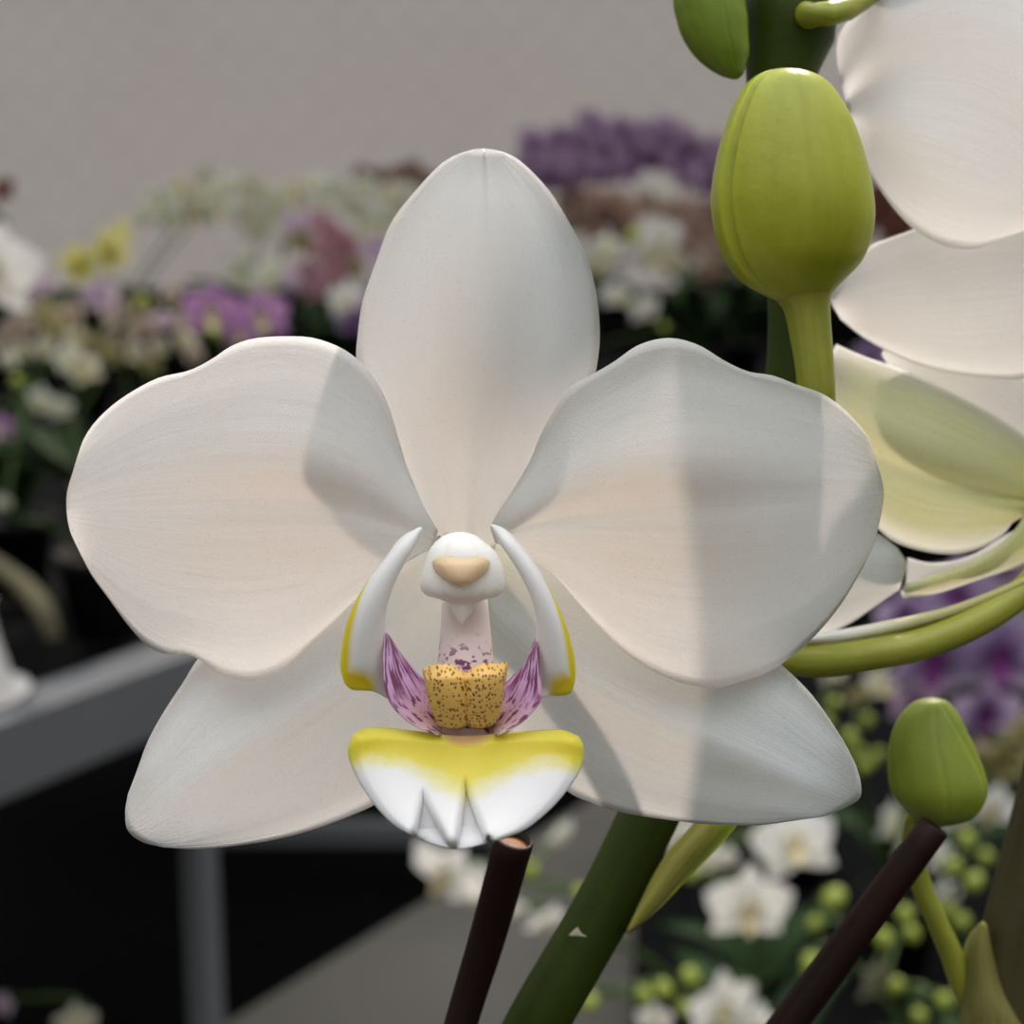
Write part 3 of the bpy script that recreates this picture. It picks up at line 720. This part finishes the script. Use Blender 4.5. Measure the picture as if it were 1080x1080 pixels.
# lateral sepals
def dep_lat(s):
    def f(u, v):
        v = v*s
        return .1562-.0085*u+.0022*math.sin(math.pi*u)*v*v-.0009*math.exp(-((v+.1)/.25)**2)*math.sin(math.pi*u)+.0008*math.sin(7*u+2*v)*(1-u)
    return f
sheet('sepal', [(484, 556), (420, 584), (350, 628), (280, 652), (235, 675), (209, 695), (193, 720), (172, 752), (155.7, 782), (145, 811), (135, 838)],
      [(500, 640), (488, 700), (470, 750), (440, 800), (415, 832), (394.6, 849), (360, 864), (322, 877.5), (284.6, 886.6), (241.6, 893), (204, 895.7), (172, 893.5)],
      dep_lat(1), M['sepal'], flw, nu=52, nv=40, tip=[(132, 857), (135, 876), (150, 888)])
sheet('sepal', [(490, 556), (560, 582), (660, 626), (750, 655), (800, 680), (824, 701), (841.5, 717), (859, 736), (876.7, 761), (891, 783.7), (903, 808)],
      [(474, 640), (492, 700), (520, 750), (560, 800), (599, 835), (620, 845), (644.4, 854), (672.6, 860), (708, 865), (743, 869), (778, 870.6), (806, 870), (841.5, 865), (869.6, 861)],
      dep_lat(-1), M['sepal'], flw, nu=52, nv=40, tip=[(908, 826), (906.6, 842), (891, 852)])
# lip: front lobe, two side lobes, throat, callus
def lip_folds(x, y):
    """two notched folds turned back at the tip of the lip"""
    d = 0
    for (ax_, ay, l, r, by) in ((447, 829, 433, 475, 886), (491, 817, 479, 517, 887)):
        t = (y-ay)/(by-ay)
        if t <= 0: continue
        xl = ax_+(l-ax_)*t**.8; xr = ax_+(r-ax_)*t**1.15
        w = min(max((x-xl)/6+.5, 0), 1)*min(max((xr-x)/6+.5, 0), 1)
        w = w*w*(3-2*w)
        d += .0036*min(t, 1)**1.2*w*(1-.25*max(0, t-.8)/.25)
    return d
def dep_front(u, v):
    return .1398-.0085*u**1.2+.0022*v*v*(1-.4*u)-.0012*math.exp(-(v/.3)**2)*(1-u)-.0007*math.exp(-((u-.05)/.08)**2)*v*v
o = sheet('lip_front_lobe', [(372, 776), (367, 789), (369, 803), (380, 827), (400, 855), (420, 873), (450, 888)],
      [(611, 777), (616, 789), (614, 807), (603, 827), (587, 847), (570, 863), (550, 877), (520, 887)],
      dep_front, M['lipfront'], flw, nu=84, nv=120, th=.0007, extra=lip_folds, base=[(383, 768.5), (400, 767), (430, 770), (457, 773), (485, 776), (510, 775), (540, 772), (573, 770), (593, 770)], tip=[(483, 895)])
tag(o, 'white lobe with broad yellow upper edge')
def dep_lobe(s):
    def f(u, v):
        w = (v*s+1)/2             # 0 outer .. 1 inner
        return .1412+.0016*u-.0020*math.sin(math.pi*(.15+.6*w))*math.sin(math.pi*min(1, .15+.8*u))+.0016*w*w*u
    return f
sheet('lip_side_lobe', [(444, 556), (423, 567), (404, 592), (387, 614), (373, 639), (363.6, 667), (359, 698), (360.5, 712), (364, 721)],
      [(446, 557), (437, 575.5), (423, 598), (412, 623), (406.7, 645), (406, 670), (407, 695), (408, 718), (409, 737)],
      dep_lobe(1), M['lobeL'], flw, nu=40, nv=20, th=.0009, tip=[(372, 727.5), (393, 729)])
sheet('lip_side_lobe', [(519, 556), (531.7, 578), (551, 603), (562, 628), (566.4, 650.6), (566, 675), (566, 698), (568, 718), (570.6, 736.7)],
      [(518, 553), (534, 559), (551, 578), (568, 600.6), (581.7, 625.6), (595.6, 656), (605, 689), (607, 712), (604, 727)],
      dep_lobe(-1), M['lobeR'], flw, nu=40, nv=20, th=.0009, tip=[(580, 734), (598, 733)])
o = sheet('lip_throat', [(406, 668), (404, 705), (409, 737), (423, 755), (441, 768), (462, 775)],
      [(408, 667), (423, 689.5), (437, 706), (450, 722), (460, 748), (480, 770)],
      lambda u, v: .1428+.0010*v-.0026*u*(1-.3*v), M['throat'], flw, nu=30, nv=16, th=.0006, tip=[(474, 775)])
tag(o, 'mauve throat flap with purple stripes')
o = sheet('lip_throat', [(565, 674), (554, 698), (540, 714), (530, 725.6), (524, 748), (506, 770)],
      [(567, 676), (569, 710), (570.6, 736.7), (562, 750.6), (548, 764), (526, 775)],
      lambda u, v: .1428-.0010*v-.0026*u*(1+.3*v), M['throat'], flw, nu=30, nv=16, th=.0006, tip=[(514, 775)])
tag(o, 'mauve throat flap with purple stripes')
# claw plate under the callus, joining throat and front lobe
V, Fc, U = tube_geo(tube_px([(490, 632, .1488, 48), (491, 670, .1478, 54), (491, 705, .1462, 60), (491, 740, .1445, 66), (490, 766, .1420, 64), (488, 782, .1400, 46)], 24), 24)
o = link_mesh('lip_claw', V, Fc, M['claw'], flw, uvs=U); tag(o, 'pinkish claw with purple spots')
def dep_callus(u, v):
    return .1408+.0006*u-.0026*math.sqrt(max(0, 1-v*v*.98))*math.sin(math.pi*(.18+.72*u))**.6+.0030*math.exp(-(v/.2)**2)*(1-.3*u)-.0010*math.exp(-((abs(v)-.5)/.3)**2)*(1-u)
o = sheet('callus', [(447, 706), (449, 720), (451, 731), (455, 744), (460, 756), (466, 762)], [(534, 698), (533, 710), (531.7, 720), (529, 738), (526, 750.6), (520, 760)],
      dep_callus, M['callus'], flw, nu=36, nv=40, th=.0012, offset=-1, base=[(455, 702), (466, 700.5), (478, 702), (487, 710), (493, 711), (500, 704), (512, 700), (524, 700)], tip=[(474, 766), (493, 770), (510, 767)])
tag(o, 'speckled golden two-lobed callus')
# column
blob('column', [(561, 485, 8), (564, 485, 30), (570, 485, 48), (580, 487, 68), (595, 488.5, 82), (610, 488, 89), (621, 488, 88), (628, 488, 76), (632, 488, 50), (637, 488, 29), (646, 487.5, 20), (653, 487, 10), (658, 487, 2)],
     .1452, .62, M['column'], flw, grooves=[(lambda t: 1.0, .06, .16), (lambda t: math.pi-1.0, .06, .16)], tilt=lambda t: -.0012*t)
def column_front(x, y):
    w = float(np.interp(y, [580, 595, 610, 621, 628], [68, 82, 89, 88, 76])); t = float(np.interp(y, [580, 595, 610, 621, 628], [.306, .404, .485, .538, .605]))
    return .1452-.0012*t-.62*(w/2*.145/F)*math.sqrt(max(0, 1-((x-488)/(w/2))**2))
o = sheet('anther_cap', [(456, 593), (459, 602), (468, 610), (481, 616)], [(517, 593), (514, 602), (505, 610), (493, 616)],
          lambda u, v: -.00015-.0007*(1-v*v)*math.sin(math.pi*min(1, .15+.8*u))+.0002*math.exp(-(v/.22)**2)*(1-u), M['anther'], flw, nu=24, nv=30, th=.0004, offset=-1,
          base=[(461, 588), (474, 586.5), (487, 588), (500, 586.5), (512, 588)], tip=[(487, 618.5)], extra=column_front)
tag(o, 'peach anther cap')
# spike and pedicels
sp = tube_px([(440, 1340, .183, 70), (505, 1200, .178, 68), (566, 1080, .174, 66), (605, 1012, .174, 65), (645, 942, .175, 64), (682, 865, .176, 63), (735, 760, .177, 62), (785, 640, .178, 61), (822, 500, .178, 60), (840, 350, .177, 60), (832, 200, .176, 66), (824, 85, .175, 74), (834, 30, .175, 98), (832, 0, .175, 92), (828, -50, .180, 76), (812, -110, .192, 80), (776, -200, .214, 84), (780, -310, .238, 76), (800, -430, .262, 54)], 90)  # unseen top is bent back so its shadow falls on the dorsal sepal
# rigid pot end: bend the hidden foot down to the stand
foot = Vector((.02, .21, .79)); path = sp
st0 = path[0][0]
lead = catmull([tuple(foot), tuple(foot.lerp(st0, .55)+Vector((-.02, .0, .0))), tuple(st0)], 16)
path = [(Vector(p), .0034) for p in lead[:-2]]+path
V, Fc, U = tube_geo(path, 20)
spk = link_mesh('flower_spike', V, Fc, M['spike'], root, uvs=U)
sheet('scar', [(600, 987), (604, 982), (609, 978)], [(619, 988), (613, 984), (610, 979)], lambda u, v: .1706, M['scar'], spk, nu=8, nv=8, th=.0002)
V, Fc, U = tube_geo(tube_px([(740, 762, .1755, 30), (715, 735, .168, 36), (680, 700, .163, 36), (600, 640, .160, 36), (510, 600, .158, 36), (490, 596, .1545, 34)], 40), 14)
link_mesh('pedicel', V, Fc, M['pedicel'], flw, uvs=U)
sheet('bract', [(660, 984), (676, 950), (690, 922), (707, 896), (722, 880), (738, 862)], [(663, 984), (684, 968), (702, 951), (729, 922), (755, 896), (784, 862)], lambda u, v: .1700-.002*u+.0022*v*v, M['bractyel'], spk, nu=24, nv=14, th=.001)
# lime bud
bud = blob('bud', [(74.5, 828, 6), (77, 828, 44), (85, 829, 76), (100, 830, 102), (130, 832, 132), (167, 833, 155), (207, 834.5, 169), (235, 836.5, 168), (258, 837, 158), (278, 837, 140), (296, 836, 108), (308, 840, 78), (316, 846, 56), (322, 850, 48)], .160, .9, M['bud'], root,
     grooves=[(lambda t: math.pi*.80+.22*math.sin(math.pi*t)-.25*(1-t), .10, .06), (lambda t: math.pi*.47, .018, .06), (lambda t: .35-.2*t, .06, .07), (4.3, .05, .06)])
tag(bud, 'plump lime bud on short stalk')
V, Fc, U = tube_geo(tube_px([(848, 306, .160, 66), (851, 322, .160, 50), (854, 345, .160, 45), (859, 385, .160, 41), (861, 420, .161, 40), (859, 470, .165, 40), (846, 540, .172, 40), (826, 575, .1775, 40)], 30), 18)
link_mesh('pedicel', V, Fc, M['pedicel'], bud, uvs=U)
bud2 = blob('bud', [(-90, 770, 20), (-80, 765, 50), (-40, 752, 76), (0, 748, 76), (20, 751, 75), (37, 754, 70), (55, 760, 60), (68, 765, 44), (78, 771, 26), (83, 775, 8)], .170, .9, M['budL'], root,
     grooves=[(lambda t: math.pi*.42, .03, .05), (math.pi*.15, .05, .06), (4.0, .05, .06)])
tag(bud2, 'leaf-green bud beside the spike, cut by the top edge')
V, Fc, U = tube_geo(tube_px([(770, -85, .170, 30), (785, -110, .172, 26), (815, -90, .176, 26)], 12), 12)
link_mesh('pedicel', V, Fc, M['pedicel'], bud2, uvs=U)
# ------ upper right flower
fl2 = empty('flower', at(1130, 250, .172), root); tag(fl2, 'sunlit white flower cut by the right edge')
sheet('petal', [(1160, 200), (1175, 70), (1130, -70), (1030, -100), (955, -50), (917, 0), (902, 15), (887, 31), (882, 52), (885.6, 81.5)],
      [(1122, 225), (1080, 245), (1050, 256), (1024, 263), (995, 259), (972.6, 248), (954, 233), (935.6, 211), (917, 181.5), (902, 148)],
      lambda u, v: .1700-.004*math.sin(math.pi*u)+.006*u*u+.0015*v*v+.0007*math.sin(6*v+3*u)*u, M['white_far'], fl2, nu=44, nv=40, tip=[(893, 111)])
sheet('sepal', [(1140, 262), (1080, 215), (1020, 218), (985, 232), (961.5, 242.6), (935.6, 252), (917, 260), (898.5, 284), (882, 299)],
      [(1142, 330), (1110, 380), (1080, 399), (1035.6, 398), (1006, 394.4), (969, 385), (935.6, 370), (910, 355.6), (887, 337)],
      lambda u, v: .1755-.002*math.sin(math.pi*u)+.003*u*u+.0016*v*v, M['white_far'], fl2, nu=44, nv=36, tip=[(876.5, 308), (876.5, 319)])
for nm, L, Rr, d in (
    ('sepal', [(1140, 230), (1105, 150), (1090, 60), (1120, -30)], [(1170, 230), (1210, 150), (1220, 60), (1180, -30)], .176),
    ('petal', [(1160, 215), (1200, 110), (1280, 20), (1360, 60)], [(1160, 235), (1250, 270), (1340, 240), (1390, 150)], .171),
    ('sepal', [(1150, 262), (1220, 300), (1290, 360), (1320, 400)], [(1140, 290), (1160, 380), (1230, 440), (1300, 430)], .176)):
    sheet(nm, L, Rr, lambda u, v, d=d: d-.003*math.sin(math.pi*u)+.004*u*u, M['white_far'], fl2, nu=24, nv=20)
sheet('lip', [(1130, 290), (1105, 310), (1110, 350)], [(1170, 290), (1190, 310), (1180, 350)], lambda u, v: .166-.006*u+.003*v*v, M['lipfront'], fl2, nu=20, nv=20, tip=[(1145, 375)])
blob('column', [(215, 1146, 10), (222, 1146, 40), (240, 1147, 60), (255, 1147, 58), (264, 1147, 30), (270, 1147, 6)], .166, .7, M['column'], fl2, n=20, ns=32)
V, Fc, U = tube_geo(tube_px([(836, 8, .1745, 24), (850, 16, .1700, 27), (866, 16, .1680, 27), (882, 12, .169, 25), (905, 3, .172, 24), (960, -50, .176, 24), (1040, -150, .178, 24), (1130, -170, .182, 24), (1185, -40, .184, 24), (1180, 120, .182, 24), (1152, 225, .178, 22)], 40), 14)
link_mesh('pedicel', V, Fc, M['pedicel'], fl2, uvs=U)
# ------ flower seen from behind at right
fl3 = empty('flower', at(1105, 575, .176), root); tag(fl3, 'yellow-green backlit flower seen from behind at the right edge')
sheet('sepal', [(1120, 540), (1085, 480), (1030, 450), (980, 425), (945, 398), (930, 374)], [(1130, 520), (1130, 440), (1110, 390), (1050, 350), (980, 335), (932, 362)],
      lambda u, v: .1835+.001*v*v-.002*u, M['palegreen'], fl3, nu=30, nv=26)
o = sheet('petal', [(1110, 520), (1095, 475), (1080, 458.5), (1054, 440), (1020.7, 421.5), (983.7, 403), (946.7, 388), (909.6, 375), (882, 363)],
      [(1105, 540), (1088, 545), (1072.6, 544), (1058, 564), (1032, 579), (1002, 584.4), (972.6, 581), (943, 571.5), (924.4, 556), (900, 530), (885, 500)],
      lambda u, v: .1790-.0035*math.sin(math.pi*u)*(1-.5*v*v)+.0018*math.exp(-((v-.1)/.14)**2)*(1-u)+.0008*math.sin(6*v)*u, M['greenish'], fl3, nu=44, nv=40, tip=[(862, 400), (862, 460)])
sheet('sepal', [(1095, 505), (1080, 545), (1058, 575), (1020, 595), (985, 606), (956, 616)], [(1110, 585), (1080, 598), (1050, 606), (1020, 616), (985, 627), (953, 631)],
      lambda u, v: .1765-.002*math.sin(math.pi*u)+.001*v*v, M['greenish'], fl3, nu=30, nv=20, tip=[(950, 624)])
sheet('petal', [(1095, 545), (1058, 566), (1020, 588), (985, 594), (957, 588)], [(1090, 575), (1060, 590), (1020, 606), (985, 612), (955, 620)],
      lambda u, v: .1800-.0015*math.sin(math.pi*u), M['white_far'], fl3, nu=26, nv=16)
sheet('lip', [(840, 560), (890, 552), (924, 562), (946.7, 578)], [(835, 685), (858, 673), (895, 658.5), (928, 636), (948, 622)],
      lambda u, v: .1715+.0022*u*u+.001*v*v, M['palegreen'], fl3, nu=26, nv=26, tip=[(956, 596)])
sheet('sepal', [(1100, 598), (1080, 608), (1050, 622), (1002, 640), (950, 652), (900, 662), (850, 670)], [(1100, 612), (1080, 621), (1040, 640), (1000, 655), (950, 668), (900, 677), (850, 680)],
      lambda u, v: .1735-.0018*math.cos(v*1.5), M['two'], fl3, nu=36, nv=14, th=.0009)
V, Fc, U = tube_geo(tube_px([(800, 690, .178, 40), (838, 695, .174, 36), (870, 697, .172, 35), (920, 690, .171, 34), (970, 680, .171, 33), (1020, 661, .171, 32), (1060, 638, .172, 31), (1090, 612, .1735, 30), (1112, 575, .176, 32)], 44), 18)
link_mesh('pedicel', V, Fc, M['pedicel'], fl3, uvs=U)
inst('pot', POT_ME, root, (.02, .21, .72), (0, 0, 0), 1.0)
# ------------------------------------------------------------------ second orchid at lower right
root2 = empty('orchid_plant', (.17, .23, .72)); tag(root2, 'dark orchid spike at lower right corner with one olive-green bud', 'orchid')
foot = Vector((.17, .23, .79))
path = tube_px([(1058, 1085, .190, 60), (1062, 1000, .190, 58), (1080, 920, .190, 56), (1100, 840, .190, 54), (1125, 720, .190, 50), (1165, 480, .192, 44)], 36)
lead = catmull([tuple(foot), tuple(foot.lerp(path[0][0], .5)+Vector((-.01, 0, 0))), tuple(path[0][0])], 16)
path = [(Vector(p), .0033) for p in lead[:-1]]+path
V, Fc, U = tube_geo(path, 18)
spk2 = link_mesh('flower_spike', V, Fc, M['spikedark'], root2, uvs=U)
sheet('bract', [(1012, 1090), (1013, 1051), (1014, 1018), (1020, 991), (1033, 974)], [(1082, 1090), (1069, 1064), (1060, 1049), (1051, 1022), (1041, 977)], lambda u, v: .1838+.003*v*v+.0015*u, M['bract'], spk2, nu=30, nv=18, th=.0007, tip=[(1037, 972)])
b = blob('bud', [(735.5, 983, 4), (738, 983, 26), (742, 982, 40), (755, 981, 62), (773, 981, 79), (795, 984, 93), (824, 989, 102), (842, 991, 94), (858, 993, 71), (866, 990, 46), (870, 984, 22)], .178, .9, M['bud2'], root2,
     grooves=[(lambda t: math.pi*.52, .03, .05), (lambda t: math.pi*.5-1.0*math.sin(min(1, t*1.5)*1.5), .09, .07), (4.0, .05, .06), (2.9, .03, .06)])
tag(b, 'olive-green pointed bud')
V, Fc, U = tube_geo(tube_px([(978, 860, .180, 40), (966, 868, .182, 26), (962, 890, .1845, 20), (969, 925, .186, 22), (985, 965, .186, 22), (1003, 1005, .187, 24), (1020, 1050, .188, 26), (1050, 1090, .190, 26)], 36), 14)
link_mesh('pedicel', V, Fc, M['pedicel'], b, uvs=U)
inst('pot', POT_ME, root2, (.17, .23, .72))
# ------------------------------------------------------------------ two cut brown stalks
def cut_stalk(label, pts, foot, matc, mids):
    t = empty('cut_stalk', foot); tag(t, label, 'stalk')
    path = tube_px(pts, 24)
    top, rr = path[-1]
    ax_ = (path[-1][0]-path[-2][0]).normalized()
    lead = catmull([foot]+mids+[tuple(path[0][0]), tuple(path[3][0])], 40)
    k = min(range(40), key=lambda i: (Vector(lead[i])-path[0][0]).length)
    path = [(Vector(p), path[0][1]) for p in lead[:k]]+path
    vs, fs, uv = tube_geo(path, 24, cap=False)
    n0 = len(vs)-24                                  # hollow rim at the cut
    base = vs[n0:]
    c = top
    for sc_, dz in ((.86, .0003), (.78, -.0006), (.7, -.0022)):
        k0 = len(vs)
        vs += [c+(p-c)*sc_+ax_*dz for p in base]; uv += [(1, k/24) for k in range(24)]
        fs += [(k0-24+k, k0-24+(k+1) % 24, k0+(k+1) % 24, k0+k) for k in range(24)]
    link_mesh('shaft', vs, fs, M['stick'], t, uvs=uv)
    vs2 = [c+(p-c)*.8-ax_*.0004 for p in base]+[c-ax_*.0001]
    link_mesh('cut_end', vs2, [(k, (k+1) % 24, 24) for k in range(24)], matc, t)
    return t
cut_stalk('dark brown cut stalk with amber end just under the lip', [(440, 1240, .166, 33), (486, 1080, .167, 35), (515, 985, .166, 39), (542, 887, .163, 42)], (-.07, .145, .722), M['cut'], [(-.062, .146, .84), (-.042, .148, .97)])
cut_stalk('dark brown cut stalk slanting up to the olive-green bud', [(640, 1350, .178, 38), (730, 1218, .176, 38), (842, 1065, .175, 37), (915, 967, .174, 36), (985, 873, .173, 33)], (.10, .235, .722), M['cutdark'], [(.065, .226, .85), (.022, .208, 1.0)])
# ------------------------------------------------------------------ light
w = bpy.data.worlds.new('greenhouse_sky'); SC.world = w; w.use_nodes = True
nt = w.node_tree; nt.nodes.clear()
out = nt.nodes.new('ShaderNodeOutputWorld'); bg = nt.nodes.new('ShaderNodeBackground'); tc = nt.nodes.new('ShaderNodeTexCoord')
sx = nt.nodes.new('ShaderNodeSeparateXYZ'); nt.links.new(tc.outputs['Generated'], sx.inputs[0])
cr = nt.nodes.new('ShaderNodeValToRGB'); mr = nt.nodes.new('ShaderNodeMapRange')
mr.inputs['From Min'].default_value = -1; mr.inputs['From Max'].default_value = 1
nt.links.new(sx.outputs[2], mr.inputs['Value']); nt.links.new(mr.outputs[0], cr.inputs[0])
els = cr.color_ramp.elements
els[0].position = .3; els[0].color = (.05, .05, .05, 1)
els[1].position = 1.0; els[1].color = (2.5, 2.5, 2.53, 1)
for p, c in ((.5, (.18, .177, .168, 1)), (.66, (.29, .286, .274, 1)), (.82, (.87, .865, .84, 1))):
    e = els.new(p); e.color = c
nt.links.new(cr.outputs[0], bg.inputs[0]); bg.inputs[1].default_value = 1.0
nt.links.new(bg.outputs[0], out.inputs[0])
sun = bpy.data.lights.new('sun', 'SUN'); sun.energy = 1.85; sun.angle = math.radians(2.5); sun.color = (1, .86, .75)
so = bpy.data.objects.new('sun', sun); COL.objects.link(so)
sd = Vector((.22, .73, .585)).normalized()
so.rotation_euler = sd.to_track_quat('Z', 'Y').to_euler(); so.location = (2, 2, 4)
# ------------------------------------------------------------------ camera
cam = bpy.data.cameras.new('camera'); co = bpy.data.objects.new('camera', cam); COL.objects.link(co)
cam.sensor_width = 36; cam.lens = 36*F/1080; cam.clip_start = .01
co.location = CAM
co.rotation_euler = (math.pi/2-PITCH, 0, 0)
cam.dof.use_dof = True; cam.dof.focus_distance = .148; cam.dof.aperture_fstop = cam.lens/2.0
SC.camera = co
SC.view_settings.view_transform = 'Standard'; SC.view_settings.look = 'None'; SC.view_settings.gamma = 1; SC.view_settings.exposure = 0
SC.view_settings.use_curve_mapping = False
SC.cycles.use_denoising = True
SC.cycles.max_bounces = 10; SC.cycles.diffuse_bounces = 5; SC.cycles.transmission_bounces = 6
